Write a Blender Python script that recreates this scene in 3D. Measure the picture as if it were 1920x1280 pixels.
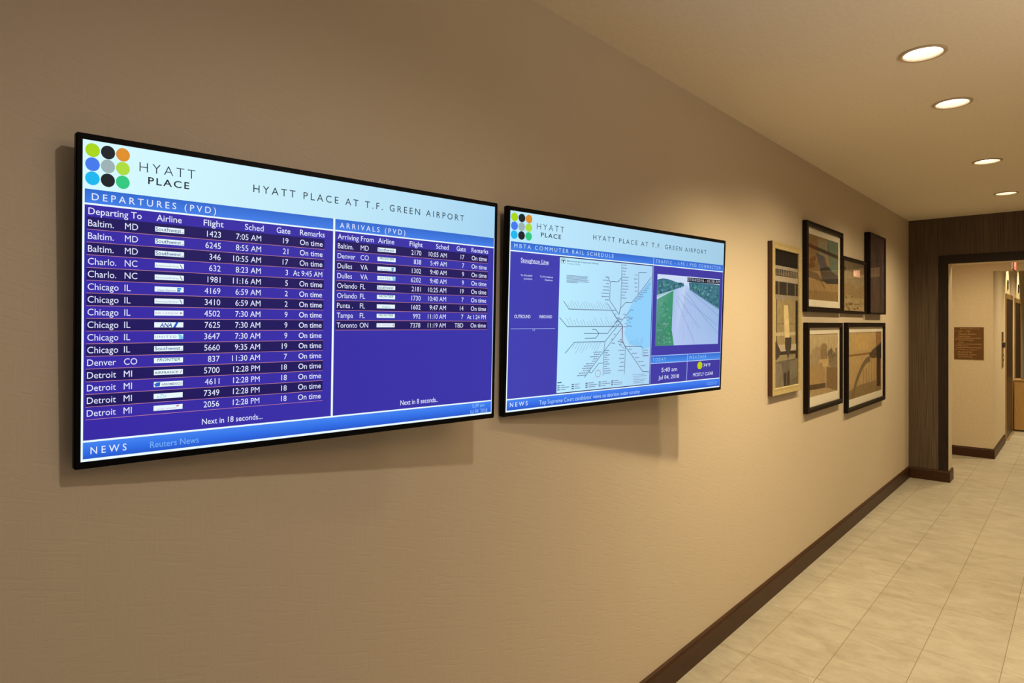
import bpy, bmesh, math, random
from mathutils import Matrix, Vector

# ------------------------------------------------------------------ scene, camera, light
for o in list(bpy.data.objects):
    bpy.data.objects.remove(o, do_unlink=True)
S = bpy.context.scene
C = S.collection
S.view_settings.view_transform = 'Standard'
S.view_settings.look = 'None'
S.view_settings.gamma = 1.0
S.view_settings.use_curve_mapping = False
S.view_settings.exposure = 0.0

def lin(r, g, b):
    f = lambda c: c / 12.92 if c <= 0.04045 else ((c + 0.055) / 1.055) ** 2.4
    return (f(r / 255), f(g / 255), f(b / 255), 1.0)

CAM_Y, CAM_Z = -1.3312, 1.55
YAW = math.radians(41.802)                      # view direction, turned from the hall axis towards the wall
cam = bpy.data.cameras.new('camera')
cam.sensor_width = 36.0
cam.lens = 22.5
cam.shift_y = -32 / 1920
cam.clip_start = 0.02
camo = bpy.data.objects.new('camera', cam)
C.objects.link(camo)
camo.location = (0, CAM_Y, CAM_Z)
camo.rotation_euler = (math.pi / 2, 0, YAW - math.pi / 2)
S.camera = camo

w = bpy.data.worlds.new('world')
S.world = w
w.use_nodes = True
w.node_tree.nodes['Background'].inputs[0].default_value = (1.0, 0.91, 0.82, 1)
w.node_tree.nodes['Background'].inputs[1].default_value = 0.19     # soft light of the lobby behind the camera

WARM = (1.0, 0.785, 0.445)
def spot(name, loc, watts, angle=140, blend=1.0, col=WARM, size=0.05, aim=None):
    l = bpy.data.lights.new(name, 'SPOT')
    l.energy = watts; l.color = col; l.spot_size = math.radians(angle); l.spot_blend = blend
    l.shadow_soft_size = size
    o = bpy.data.objects.new(name, l)
    o.location = loc
    if aim is not None:
        o.rotation_euler = (Vector(aim) - Vector(loc)).to_track_quat('-Z', 'Y').to_euler()
    C.objects.link(o)
    return o

LAMP_Y = -0.865
DOWNLIGHT_X = (2.909, 3.655, 5.108, 6.452)
for x, p, a in zip(DOWNLIGHT_X, (150, 118, 108, 116), (136, 150, 150, 150)):
    spot('hall_lamp', (x, LAMP_Y, 2.597), p, a)
spot('lobby_lamp', (0.85, -1.22, 2.57), 32, 160, 0.7, (1.0, 0.86, 0.70), 0.03)
spot('added_ceiling_fill', (1.9, -2.7, 1.75), 150, 160, 0.8, (1.0, 0.81, 0.58), 0.12, (1.9, -2.6, 2.6))  # added upward fill with no fixture, brightens the ceiling and upper wall
spot('vestibule_lamp', (8.25, -0.55, 2.57), 66, 150)
spot('vestibule_lamp', (8.25, -1.7, 2.57), 66, 150)
spot('corridor_lamp', (11.03, -0.72, 2.57), 62, 80, 0.35, (1.0, 0.82, 0.42))
spot('corridor_lamp', (12.90, -0.72, 2.57), 62, 80, 0.35, (1.0, 0.82, 0.42))
spot('corridor_lamp', (12.0, -1.5, 2.57), 170, 150, 1.0, (1.0, 0.80, 0.48))
spot('corridor_lamp', (10.0, -1.5, 2.57), 120, 150, 1.0, (1.0, 0.80, 0.48))

# ------------------------------------------------------------------ materials
def mat(name, col, rough=0.6, metal=0.0, spec=0.5):
    m = bpy.data.materials.new(name); m.use_nodes = True
    b = m.node_tree.nodes['Principled BSDF']
    b.inputs['Base Color'].default_value = col
    b.inputs['Roughness'].default_value = rough
    b.inputs['Metallic'].default_value = metal
    b.inputs['Specular IOR Level'].default_value = spec
    return m

def nd(m, t, **k):
    n = m.node_tree.nodes.new(t)
    for a, v in k.items(): setattr(n, a, v)
    return n

def ln(m, a, b): m.node_tree.links.new(a, b)

def noise_tint(m, scale, c0, c1, stretch=(1, 1, 1), detail=4, lo=0.35, hi=0.65, bump=0.0, dist=0.001, rough=None):
    b = m.node_tree.nodes['Principled BSDF']
    tc = nd(m, 'ShaderNodeTexCoord'); mp = nd(m, 'ShaderNodeMapping')
    mp.inputs['Scale'].default_value = stretch
    ln(m, tc.outputs['Object'], mp.inputs['Vector'])
    no = nd(m, 'ShaderNodeTexNoise'); no.inputs['Scale'].default_value = scale; no.inputs['Detail'].default_value = detail
    ln(m, mp.outputs['Vector'], no.inputs['Vector'])
    cr = nd(m, 'ShaderNodeValToRGB')
    cr.color_ramp.elements[0].position = lo; cr.color_ramp.elements[0].color = c0
    cr.color_ramp.elements[1].position = hi; cr.color_ramp.elements[1].color = c1
    ln(m, no.outputs['Fac'], cr.inputs['Fac']); ln(m, cr.outputs['Color'], b.inputs['Base Color'])
    if bump:
        bu = nd(m, 'ShaderNodeBump'); bu.inputs['Strength'].default_value = bump; bu.inputs['Distance'].default_value = dist
        ln(m, no.outputs['Fac'], bu.inputs['Height']); ln(m, bu.outputs['Normal'], b.inputs['Normal'])
    return m

def wallcover_mat():
    m = mat('embossed_wallcovering', lin(198, 184, 164), 0.62, spec=0.35)
    b = m.node_tree.nodes['Principled BSDF']
    tc = nd(m, 'ShaderNodeTexCoord')
    hs = []
    for ang, sc in ((0.42, 46), (-0.30, 46), (1.57, 54)):
        ro = nd(m, 'ShaderNodeMapping'); ro.inputs['Rotation'].default_value = (0, ang, 0)
        ln(m, tc.outputs['Object'], ro.inputs['Vector'])
        st = nd(m, 'ShaderNodeMapping'); st.inputs['Scale'].default_value = (0.22, 1, 2.4)
        ln(m, ro.outputs['Vector'], st.inputs['Vector'])
        no = nd(m, 'ShaderNodeTexNoise'); no.inputs['Scale'].default_value = sc; no.inputs['Detail'].default_value = 1.5
        ln(m, st.outputs['Vector'], no.inputs['Vector'])
        mr = nd(m, 'ShaderNodeMapRange'); mr.inputs['From Min'].default_value = 0.54; mr.inputs['From Max'].default_value = 0.66
        ln(m, no.outputs['Fac'], mr.inputs['Value']); hs.append(mr.outputs['Result'])
    mx = nd(m, 'ShaderNodeMath', operation='MAXIMUM'); ln(m, hs[0], mx.inputs[0]); ln(m, hs[1], mx.inputs[1])
    ml = nd(m, 'ShaderNodeMath', operation='MULTIPLY'); ln(m, hs[2], ml.inputs[0]); ml.inputs[1].default_value = 0.5
    m2 = nd(m, 'ShaderNodeMath', operation='MAXIMUM'); ln(m, mx.outputs[0], m2.inputs[0]); ln(m, ml.outputs[0], m2.inputs[1])
    fi = nd(m, 'ShaderNodeTexNoise'); fi.inputs['Scale'].default_value = 260; fi.inputs['Detail'].default_value = 2
    ln(m, tc.outputs['Object'], fi.inputs['Vector'])
    ad = nd(m, 'ShaderNodeMath', operation='MULTIPLY_ADD')
    ln(m, fi.outputs['Fac'], ad.inputs[0]); ad.inputs[1].default_value = 0.5; ln(m, m2.outputs[0], ad.inputs[2])
    bu = nd(m, 'ShaderNodeBump'); bu.inputs['Strength'].default_value = 0.21; bu.inputs['Distance'].default_value = 0.0010
    bu.invert = True
    ln(m, ad.outputs[0], bu.inputs['Height']); ln(m, bu.outputs['Normal'], b.inputs['Normal'])
    return m

def stripe_mat():
    m = mat('striated_brown_wallcovering', lin(88, 68, 52), 0.55, spec=0.4)
    noise_tint(m, 9, lin(50, 39, 30), lin(108, 89, 70), (1, 34, 0.25), 6, 0.3, 0.7, 0.35, 0.003)
    return m

def tile_mat():
    m = mat('stone_look_floor_tile', lin(200, 188, 165), 0.42, spec=0.4)
    b = m.node_tree.nodes['Principled BSDF']
    tc = nd(m, 'ShaderNodeTexCoord')
    mp = nd(m, 'ShaderNodeMapping'); mp.inputs['Location'].default_value = (0.02, 0.156, 0)
    ln(m, tc.outputs['Object'], mp.inputs['Vector'])
    br = nd(m, 'ShaderNodeTexBrick'); br.offset = 0.0; br.squash = 1.0
    br.inputs['Scale'].default_value = 1.0
    br.inputs['Brick Width'].default_value = 0.60; br.inputs['Row Height'].default_value = 0.30
    br.inputs['Mortar Size'].default_value = 0.0016; br.inputs['Mortar Smooth'].default_value = 0.3
    br.inputs['Bias'].default_value = 0.0
    br.inputs['Color1'].default_value = (0.42, 0.42, 0.42, 1); br.inputs['Color2'].default_value = (0.58, 0.58, 0.58, 1)
    ln(m, mp.outputs['Vector'], br.inputs['Vector'])
    st = nd(m, 'ShaderNodeMapping'); st.inputs['Rotation'].default_value = (0, 0, 0.35); st.inputs['Scale'].default_value = (1.5, 0.75, 1)
    ln(m, tc.outputs['Object'], st.inputs['Vector'])
    n1 = nd(m, 'ShaderNodeTexNoise'); n1.inputs['Scale'].default_value = 7.0; n1.inputs['Detail'].default_value = 12; n1.inputs['Roughness'].default_value = 0.74
    n1.inputs['Distortion'].default_value = 0.6
    ln(m, st.outputs['Vector'], n1.inputs['Vector'])
    ad = nd(m, 'ShaderNodeMath', operation='MULTIPLY_ADD')
    ln(m, br.outputs['Color'], ad.inputs[0]); ad.inputs[1].default_value = 0.45; ln(m, n1.outputs['Fac'], ad.inputs[2])
    cr = nd(m, 'ShaderNodeValToRGB')
    cr.color_ramp.elements[0].position = 0.50; cr.color_ramp.elements[0].color = lin(146, 138, 122)
    cr.color_ramp.elements[1].position = 0.95; cr.color_ramp.elements[1].color = lin(180, 174, 161)
    ln(m, ad.outputs[0], cr.inputs['Fac'])
    mi = nd(m, 'ShaderNodeMixRGB'); ln(m, br.outputs['Fac'], mi.inputs['Fac'])
    ln(m, cr.outputs['Color'], mi.inputs['Color1']); mi.inputs['Color2'].default_value = lin(128, 117, 98)
    ln(m, mi.outputs['Color'], b.inputs['Base Color'])
    bu = nd(m, 'ShaderNodeBump'); bu.invert = True; bu.inputs['Strength'].default_value = 0.5; bu.inputs['Distance'].default_value = 0.002
    ln(m, br.outputs['Fac'], bu.inputs['Height']); ln(m, bu.outputs['Normal'], b.inputs['Normal'])
    return m

def colour_attr_mat(name, emit):
    m = mat(name, (0.004, 0.004, 0.005, 1), 0.35 if emit else 0.7, spec=0.3)
    b = m.node_tree.nodes['Principled BSDF']
    at = nd(m, 'ShaderNodeAttribute'); at.attribute_name = 'Col'
    if emit:
        ln(m, at.outputs['Color'], b.inputs['Emission Color']); b.inputs['Emission Strength'].default_value = 1.0
    else:
        tc = nd(m, 'ShaderNodeTexCoord'); no = nd(m, 'ShaderNodeTexNoise')
        no.inputs['Scale'].default_value = 22; no.inputs['Detail'].default_value = 6
        ln(m, tc.outputs['Object'], no.inputs['Vector'])
        mr = nd(m, 'ShaderNodeMapRange'); mr.inputs['To Min'].default_value = 0.80; mr.inputs['To Max'].default_value = 1.2
        mr.inputs['From Min'].default_value = 0.25; mr.inputs['From Max'].default_value = 0.75
        ln(m, no.outputs['Fac'], mr.inputs['Value'])
        vm = nd(m, 'ShaderNodeVectorMath', operation='SCALE')
        ln(m, at.outputs['Color'], vm.inputs[0]); ln(m, mr.outputs['Result'], vm.inputs['Scale'])
        ln(m, vm.outputs['Vector'], b.inputs['Base Color'])
    return m

def glass_mat():
    m = bpy.data.materials.new('picture_glass'); m.use_nodes = True
    nt = m.node_tree; nt.nodes.clear()
    out = nd(m, 'ShaderNodeOutputMaterial'); mx = nd(m, 'ShaderNodeMixShader')
    tr = nd(m, 'ShaderNodeBsdfTransparent'); gl = nd(m, 'ShaderNodeBsdfGlossy'); gl.inputs['Roughness'].default_value = 0.0
    # two-sided Schlick reflectance of a thin clear pane
    ge = nd(m, 'ShaderNodeNewGeometry'); dt = nd(m, 'ShaderNodeVectorMath', operation='DOT_PRODUCT')
    ln(m, ge.outputs['Normal'], dt.inputs[0]); ln(m, ge.outputs['Incoming'], dt.inputs[1])
    ab = nd(m, 'ShaderNodeMath', operation='ABSOLUTE'); ln(m, dt.outputs['Value'], ab.inputs[0])
    iv = nd(m, 'ShaderNodeMath', operation='SUBTRACT'); iv.inputs[0].default_value = 1.0; ln(m, ab.outputs[0], iv.inputs[1])
    pw = nd(m, 'ShaderNodeMath', operation='POWER'); ln(m, iv.outputs[0], pw.inputs[0]); pw.inputs[1].default_value = 5.0
    fr = nd(m, 'ShaderNodeMath', operation='MULTIPLY_ADD'); ln(m, pw.outputs[0], fr.inputs[0]); fr.inputs[1].default_value = 0.92; fr.inputs[2].default_value = 0.08
    ln(m, fr.outputs[0], mx.inputs[0]); ln(m, tr.outputs[0], mx.inputs[1]); ln(m, gl.outputs[0], mx.inputs[2])
    ln(m, mx.outputs[0], out.inputs['Surface'])
    return m

def emit_mat(name, col, strength):
    m = mat(name, (0.8, 0.8, 0.8, 1))
    b = m.node_tree.nodes['Principled BSDF']
    b.inputs['Emission Color'].default_value = col; b.inputs['Emission Strength'].default_value = strength
    return m

M = dict(
    wall=wallcover_mat(), stripe=stripe_mat(), tile=tile_mat(),
    ceil=noise_tint(mat('ceiling_paint', lin(205, 192, 172), 0.9, spec=0.2), 60, lin(226, 215, 198), lin(231, 220, 203)),
    paint=noise_tint(mat('beige_paint', lin(205, 190, 165), 0.7, spec=0.3), 40, lin(202, 187, 162), lin(208, 193, 168)),
    base=noise_tint(mat('dark_wood_baseboard', lin(62, 37, 20), 0.45, spec=0.25), 12, lin(54, 31, 15), lin(66, 39, 20), (1, 6, 6), 5),
    casing=noise_tint(mat('dark_wood_casing', lin(40, 30, 24), 0.5, spec=0.25), 14, lin(34, 25, 20), lin(46, 34, 27), (6, 6, 0.6), 4),
    black=mat('black_satin_plastic', (0.003, 0.003, 0.0035, 1), 0.4, spec=0.08),
    blackmat=mat('black_matt_plastic', (0.008, 0.008, 0.009, 1), 0.6),
    steel=noise_tint(mat('black_steel', (0.03, 0.03, 0.03, 1), 0.45, 0.8), 30, (0.025, 0.025, 0.025, 1), (0.04, 0.04, 0.04, 1)),
    screen=colour_attr_mat('display_pixels', True), prints=colour_attr_mat('printed_paper', False),
    glass=glass_mat(),
    darkframe=noise_tint(mat('black_stained_wood', lin(20, 11, 8), 0.45, spec=0.15), 20, lin(14, 8, 6), lin(28, 16, 11), (1, 1, 6), 4),
    goldframe=noise_tint(mat('pale_gold_moulding', lin(198, 178, 128), 0.4, 0.25), 30, lin(190, 170, 118), lin(206, 188, 140), (1, 1, 5), 4),
    brownside=mat('brown_frame_side', lin(70, 40, 28), 0.5),
    matboard=noise_tint(mat('cream_mat_board', lin(246, 238, 222), 0.85), 80, lin(243, 235, 219), lin(249, 241, 225)),
    trim=noise_tint(mat('downlight_trim_paint', lin(188, 168, 138), 0.5), 40, lin(184, 164, 134), lin(192, 172, 142)),
    baffle=mat('downlight_baffle', lin(150, 120, 85), 0.5),
    lens=emit_mat('downlight_lens_glow', (1.0, 0.97, 0.9, 1), 6.0),
    bronze=noise_tint(mat('brushed_bronze', lin(150, 118, 74), 0.45, 0.25), 30, lin(142, 110, 68), lin(160, 128, 82), (1, 1, 12), 3),
    door=noise_tint(mat('dark_elevator_door', lin(66, 50, 36), 0.4, 0.5), 20, lin(60, 45, 32), lin(74, 56, 40), (8, 8, 0.4), 3),
    sign=noise_tint(mat('bronze_sign_plate', lin(98, 66, 26), 0.5, 0.2), 12, lin(92, 60, 22), lin(106, 72, 30)),
    signtext=mat('raised_tan_lettering', lin(196, 158, 108), 0.5),
    exit=emit_mat('exit_sign_glow', lin(255, 88, 70), 0.9),
    exitletter=emit_mat('exit_letter_glow', lin(255, 150, 125), 1.0),
    gold=noise_tint(mat('golden_brushed_metal', lin(196, 156, 98), 0.42, 0.2), 20, lin(182, 142, 84), lin(200, 160, 102), (6, 6, 0.4), 3),
    darkgrey=mat('dark_grey_plastic', lin(48, 42, 36), 0.5),
    plate=mat('brown_metal_plate', lin(120, 88, 56), 0.45, 0.4),
)

# ------------------------------------------------------------------ helpers
def tag(o, label=None, cat=None, group=None, kind=None):
    if label: o['label'] = label
    if cat: o['category'] = cat
    if group: o['group'] = group
    if kind: o['kind'] = kind
    return o

def link(name, me, m=None, parent=None, matrix=None):
    o = bpy.data.objects.new(name, me); C.objects.link(o)
    if m is not None:
        for x in (m if isinstance(m, (list, tuple)) else [m]): me.materials.append(x)
    if matrix is not None: o.matrix_world = matrix
    if parent is not None: o.parent = parent
    return o

def bm_obj(name, bm, m, parent=None):
    bmesh.ops.recalc_face_normals(bm, faces=bm.faces)
    me = bpy.data.meshes.new(name); bm.to_mesh(me); bm.free()
    return link(name, me, m, parent)

def add_box(bm, lo, hi, bev=0.0, mi=0):
    x0, y0, z0 = lo; x1, y1, z1 = hi
    v = [bm.verts.new(p) for p in ((x0, y0, z0), (x1, y0, z0), (x1, y1, z0), (x0, y1, z0), (x0, y0, z1), (x1, y0, z1), (x1, y1, z1), (x0, y1, z1))]
    fs = [bm.faces.new([v[i] for i in q]) for q in ((0, 3, 2, 1), (4, 5, 6, 7), (0, 1, 5, 4), (1, 2, 6, 5), (2, 3, 7, 6), (3, 0, 4, 7))]
    for f in fs: f.material_index = mi
    if bev:
        es = list({e for f in fs for e in f.edges})
        bmesh.ops.bevel(bm, geom=es, offset=bev, segments=2, affect='EDGES', profile=0.5)
    return fs

def box(name, lo, hi, m, parent=None, bev=0.0):
    bm = bmesh.new(); add_box(bm, lo, hi, bev)
    return bm_obj(name, bm, m, parent)

def extrude_profile(bm, prof, path_a, path_b, perp):
    """prof: (out, up) points; runs from path_a to path_b, 'out' measured along perp."""
    a, b, n = Vector(path_a), Vector(path_b), Vector(perp)
    va = [bm.verts.new(a + n * o + Vector((0, 0, u))) for o, u in prof]
    vb = [bm.verts.new(b + n * o + Vector((0, 0, u))) for o, u in prof]
    k = len(prof)
    for i in range(k):
        j = (i + 1) % k
        bm.faces.new((va[i], va[j], vb[j], vb[i]))
    bm.faces.new(va[::-1]); bm.faces.new(vb)

def empty(name, loc):
    o = bpy.data.objects.new(name, None); o.empty_display_size = 0.1
    o.location = loc; C.objects.link(o); return o

def lathe(bm, prof, seg=48, centre=(0, 0, 0)):
    cx, cy, cz = centre
    rings = []
    for r, z in prof:
        rings.append([bm.verts.new((cx + r * math.cos(2 * math.pi * i / seg), cy + r * math.sin(2 * math.pi * i / seg), cz + z)) for i in range(seg)] if r > 1e-6 else [bm.verts.new((cx, cy, cz + z))])
    for a, b in zip(rings[:-1], rings[1:]):
        for i in range(seg):
            j = (i + 1) % seg
            p = [a[i % len(a)], a[j % len(a)], b[j % len(b)], b[i % len(b)]]
            q = []
            for v in p:
                if v not in q: q.append(v)
            if len(q) > 2: bm.faces.new(q)

def struct(name, bm_or, m):
    o = bm_obj(name, bm_or, m); o['kind'] = 'structure'; return o

# ------------------------------------------------------------------ the shell of the place
H = 2.60
XE, XE2 = 7.538, 7.758               # the end wall's two faces
XF, YEL = 9.20, -0.549               # far wall face and the elevator wall
JAMB = -0.338                        # left jamb of the opening
YR = -3.4                            # right side of the hall
bm = bmesh.new(); add_box(bm, (-2.2, -5.2, -0.12), (16, 0.15, 0)); struct('floor', bm, M['tile'])

bm = bmesh.new(); add_box(bm, (-2.2, -5.2, H), (16, 0.15, H + 0.14)); ceil = struct('ceiling', bm, M['ceil'])
bm = bmesh.new()
for x in DOWNLIGHT_X:
    bmesh.ops.create_cone(bm, cap_ends=True, segments=48, radius1=0.0745, radius2=0.0745, depth=0.12, matrix=Matrix.Translation((x, LAMP_Y, H)))
me = bpy.data.meshes.new('cutter'); bm.to_mesh(me); bm.free()
cut = bpy.data.objects.new('cutter', me); C.objects.link(cut)
md = ceil.modifiers.new('b', 'BOOLEAN'); md.operation = 'DIFFERENCE'; md.object = cut; md.solver = 'EXACT'
dg = bpy.context.evaluated_depsgraph_get()
nm = bpy.data.meshes.new_from_object(ceil.evaluated_get(dg))
ceil.modifiers.clear(); old = ceil.data; ceil.data = nm; nm.name = 'ceiling'
bpy.data.objects.remove(cut, do_unlink=True)

bm = bmesh.new(); add_box(bm, (-2.2, 0, 0), (XE, 0.15, H)); struct('wall_left', bm, M['wall'])
bm = bmesh.new(); add_box(bm, (3.2, YR - 0.15, 0), (16, YR, H)); struct('wall_right', bm, M['paint'])
bm = bmesh.new()
add_box(bm, (XE, JAMB, 0), (XE2, 0.15, H)); add_box(bm, (XE, YR, 2.143), (XE2, JAMB, H)); add_box(bm, (XE, YR, 0), (XE2, -2.05, 2.143))
ew = struct('wall_end', bm, [M['stripe'], M['paint']])
for p in ew.data.polygons:
    if p.normal.x > -0.5: p.material_index = 1
bm = bmesh.new(); add_box(bm, (XE2, 0, 0), (XF, 0.15, H)); struct('wall_vestibule', bm, M['paint'])
bm = bmesh.new(); add_box(bm, (XF, YEL, 0), (16, 0.15, H)); struct('wall_elevators', bm, M['paint'])
bm = bmesh.new(); add_box(bm, (XF, YR, 2.164), (XF + 0.16, YEL, H)); struct('wall_header', bm, M['paint'])
bm = bmesh.new(); add_box(bm, (15.9, YR, 0), (16, YEL, H)); struct('wall_far', bm, M['paint'])

# door casing of the opening: two legs and a head, standing 6 mm proud of the wall
bm = bmesh.new()
add_box(bm, (XE - 0.006, JAMB, 0.112), (XE, JAMB + 0.083, 2.228))
add_box(bm, (XE - 0.006, -2.05, 2.143), (XE, JAMB, 2.228))
add_box(bm, (XE - 0.006, -2.133, 0.112), (XE, -2.05, 2.228))
struct('trim_1', bm, M['casing'])

BP = [(0, 0), (0.014, 0), (0.014, 0.096), (0.010, 0.103), (0.010, 0.108), (0.004, 0.113), (0, 0.113)]
def baseboard(name, runs, m=M['base']):
    bm = bmesh.new()
    for a, b, n in runs: extrude_profile(bm, BP, a, b, n)
    return struct(name, bm, m)
baseboard('baseboard_left', [((-2.2, 0, 0), (XE, 0, 0), (0, -1, 0))])
baseboard('baseboard_end', [((XE, -0.014, 0), (XE, JAMB - 0.014, 0), (-1, 0, 0)), ((XE, JAMB, 0), (XE2, JAMB, 0), (0, -1, 0)), ((XE, -2.036, 0), (XE, YR, 0), (-1, 0, 0))])
baseboard('baseboard_far', [((XF, 0, 0), (XF, YEL - 0.014, 0), (-1, 0, 0)), ((XF, YEL, 0), (10.55, YEL, 0), (0, -1, 0)), ((13.50, YEL, 0), (15.9, YEL, 0), (0, -1, 0))])
baseboard('baseboard_right', [((3.2, YR, 0), (15.9, YR, 0), (0, 1, 0))])

# ------------------------------------------------------------------ recessed downlights
DL = ('recessed round ceiling downlight nearest the camera, the largest of the row',
      'second recessed downlight along the ceiling row, just beyond the largest one',
      'third recessed downlight along the ceiling row, second from the end wall',
      'smallest recessed downlight, last of the row before the dark end wall')
for i, (x, lb) in enumerate(zip(DOWNLIGHT_X, DL)):
    t = tag(empty('recessed_downlight', (x, LAMP_Y, H)), lb, 'ceiling light', 'recessed downlights along the hall ceiling')
    bm = bmesh.new(); lathe(bm, [(0.0735, 0.004), (0.080, -0.0005), (0.081, -0.004), (0.076, -0.007), (0.068, -0.005), (0.0655, 0.0), (0.0655, 0.03), (0.0735, 0.03), (0.0735, 0.004)])
    bm_obj('trim_ring', bm, M['trim'], t)
    bm = bmesh.new(); lathe(bm, [(0, 0.018), (0.0654, 0.018), (0.0654, 0.028), (0, 0.028)])
    bm_obj('lens', bm, M['lens'], t)['label'] = 'glowing white lens'

# ------------------------------------------------------------------ text and flat graphics on screens, signs and prints
class Sheet:
    """Flat shapes in u (right), v (down), each with a colour; text is added as glyph meshes."""
    def __init__(s, W, Hh, lift=0.00025):
        s.W, s.H, s.lift = W, Hh, lift
        s.polys = []; s.texts = []; s.n = 0
    def step(s): return (s.n % 40) * s.lift * 0.022                  # keeps overlapping shapes of one layer apart
    def p(s, u, v, k): return ((u - 0.5) * s.W, (0.5 - v) * s.H, k * s.lift)
    def poly(s, pts, col, k=1):
        cols = col if isinstance(col, list) else [col] * len(pts)
        s.polys.append(([(x, y, z + s.step()) for x, y, z in [s.p(u, v, k) for u, v in pts]], cols)); s.n += 1
    def rect(s, u0, v0, u1, v1, col, k=1, col2=None, horiz=False):
        c2 = col2 or col
        cols = [col, c2, c2, col] if horiz else [col, col, c2, c2]
        s.poly([(u0, v0), (u1, v0), (u1, v1), (u0, v1)], cols, k)
    def ell(s, u, v, ru, rv, col, k=2, n=32):
        s.poly([(u + ru * math.cos(2 * math.pi * i / n), v + rv * math.sin(2 * math.pi * i / n)) for i in range(n)], col, k)
    def line(s, pts, wd, col, k=3):
        w = wd * s.W
        q = [Vector(s.p(u, v, k)) for u, v in pts]
        for a, b in zip(q[:-1], q[1:]):
            d = (b - a)
            if d.length < 1e-7: continue
            d.normalize(); n = Vector((-d.y, d.x, 0)) * w / 2; a2 = a - d * w * .4; b2 = b + d * w * .4
            e = Vector((0, 0, s.step())); s.n += 1
            s.polys.append(([tuple(a2 + n + e), tuple(a2 - n + e), tuple(b2 - n + e), tuple(b2 + n + e)], [col] * 4))
    def text(s, t, u0, vcap, vbase, col, u1=None, track=1.0, weight=0.0, shear=0.0, right=None, k=4, squeeze=0.95):
        s.texts.append((t, u0, u1, right, vcap, vbase, col, track, weight, shear, k, squeeze))
    def build(s, name, m, parent=None):
        objs = []
        for t in s.texts + [('H',) + (None,) * 6 + (1.0, 0, 0)]:
            cu = bpy.data.curves.new('t', 'FONT'); cu.body = t[0]; cu.space_character = t[7]; cu.offset = t[8] or 0; cu.shear = t[9] or 0
            cu.resolution_u = 3
            o = bpy.data.objects.new('t', cu); C.objects.link(o); objs.append(o)
        dg = bpy.context.evaluated_depsgraph_get(); dg.update()
        meshes = [bpy.data.meshes.new_from_object(o.evaluated_get(dg)) for o in objs]
        capH = max(v.co.y for v in meshes[-1].vertices)
        verts, faces, cols = [], [], []
        for pts, cc in s.polys:
            b = len(verts); verts += pts; faces.append(list(range(b, b + len(pts)))); cols.append(cc)
        for t, me in zip(s.texts, meshes):
            if not me.vertices: continue
            x0 = min(v.co.x for v in me.vertices); x1 = max(v.co.x for v in me.vertices)
            (_, u0, u1, right, vc, vb, col, _, _, _, k, sq) = t
            sy = (vb - vc) * s.H / capH
            if u1 is not None: sx = (u1 - u0) * s.W / (x1 - x0)
            else: sx = sy * sq
            if right is not None: u0 = right - (x1 - x0) * sx / s.W
            b = len(verts); ox, oy, oz = s.p(u0, vb, k)
            for v in me.vertices: verts.append((ox + (v.co.x - x0) * sx, oy + v.co.y * sy, oz))
            for f in me.polygons: faces.append([b + i for i in f.vertices]); cols.append([col] * len(f.vertices))
        for o in objs:
            cu = o.data; bpy.data.objects.remove(o, do_unlink=True); bpy.data.curves.remove(cu)
        for me in meshes: bpy.data.meshes.remove(me)
        me = bpy.data.meshes.new(name); me.from_pydata(verts, [], faces)
        ca = me.color_attributes.new('Col', 'FLOAT_COLOR', 'CORNER')
        flat = [c for cc in cols for c in cc]
        for i, c in enumerate(flat): ca.data[i].color = c
        me.validate(clean_customdata=False)
        # make every face look towards +z
        bmx = bmesh.new(); bmx.from_mesh(me)
        rv = [f for f in bmx.faces if f.normal.z < 0]
        bmesh.ops.reverse_faces(bmx, faces=rv); bmx.to_mesh(me); bmx.free()
        return link(name, me, m, parent)

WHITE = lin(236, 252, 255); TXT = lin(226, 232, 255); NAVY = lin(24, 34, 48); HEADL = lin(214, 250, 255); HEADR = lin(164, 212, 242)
PUR = lin(54, 38, 164); PUR2 = lin(54, 50, 168); DARK = lin(28, 18, 92); SALMON = lin(196, 130, 150)
BT, BB = lin(44, 104, 206), lin(62, 126, 232); BARB = lin(36, 100, 222)
DOTS = [[lin(168, 214, 20), lin(22, 28, 36), lin(222, 142, 40)], [lin(66, 122, 236), lin(156, 178, 182), lin(172, 220, 62)], [lin(16, 182, 240), lin(20, 28, 36), lin(44, 200, 128)]]

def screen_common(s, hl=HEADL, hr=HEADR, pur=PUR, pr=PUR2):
    s.rect(0, 0, 1, 1, hl, 0, hr, True)                       # header field, viewing-angle falloff painted in as a left-to-right tint
    s.rect(0.0038, 0.151, 0.9985, 0.1942, BT, 1, BB)                # title bar
    s.rect(0.0038, 0.1998, 0.9985, 0.934, pur, 1, pr, True)         # body
    s.rect(0.0033, 0.940, 0.9985, 0.967, lin(66, 132, 240), 1, lin(46, 112, 232))
    s.rect(0.0033, 0.967, 0.9985, 0.992, lin(46, 112, 232), 1, lin(34, 88, 206))
    for v0, v1 in ((0.1942, 0.1998), (0.934, 0.940), (0.992, 1.0)): s.rect(0, v0, 1, v1, WHITE, 2)
    for r in range(3):
        for c in range(3):
            s.ell(0.0157 + 0.0246 * c, 0.0300 + 0.0436 * r, 0.0115, 0.0212, DOTS[r][c], 2)
    s.text('HYATT', 0.0926, 0.0443, 0.0752, lin(40, 54, 70), 0.1936, track=1.35, weight=-0.012)
    s.text('PLACE', 0.1078, 0.0893, 0.1115, lin(22, 30, 46), 0.1824, track=1.25, weight=0.012)
    s.text('HYATT PLACE AT T.F. GREEN AIRPORT', 0.3106, 0.0637, 0.0905, lin(36, 58, 70), 0.8875, track=1.45)

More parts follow.
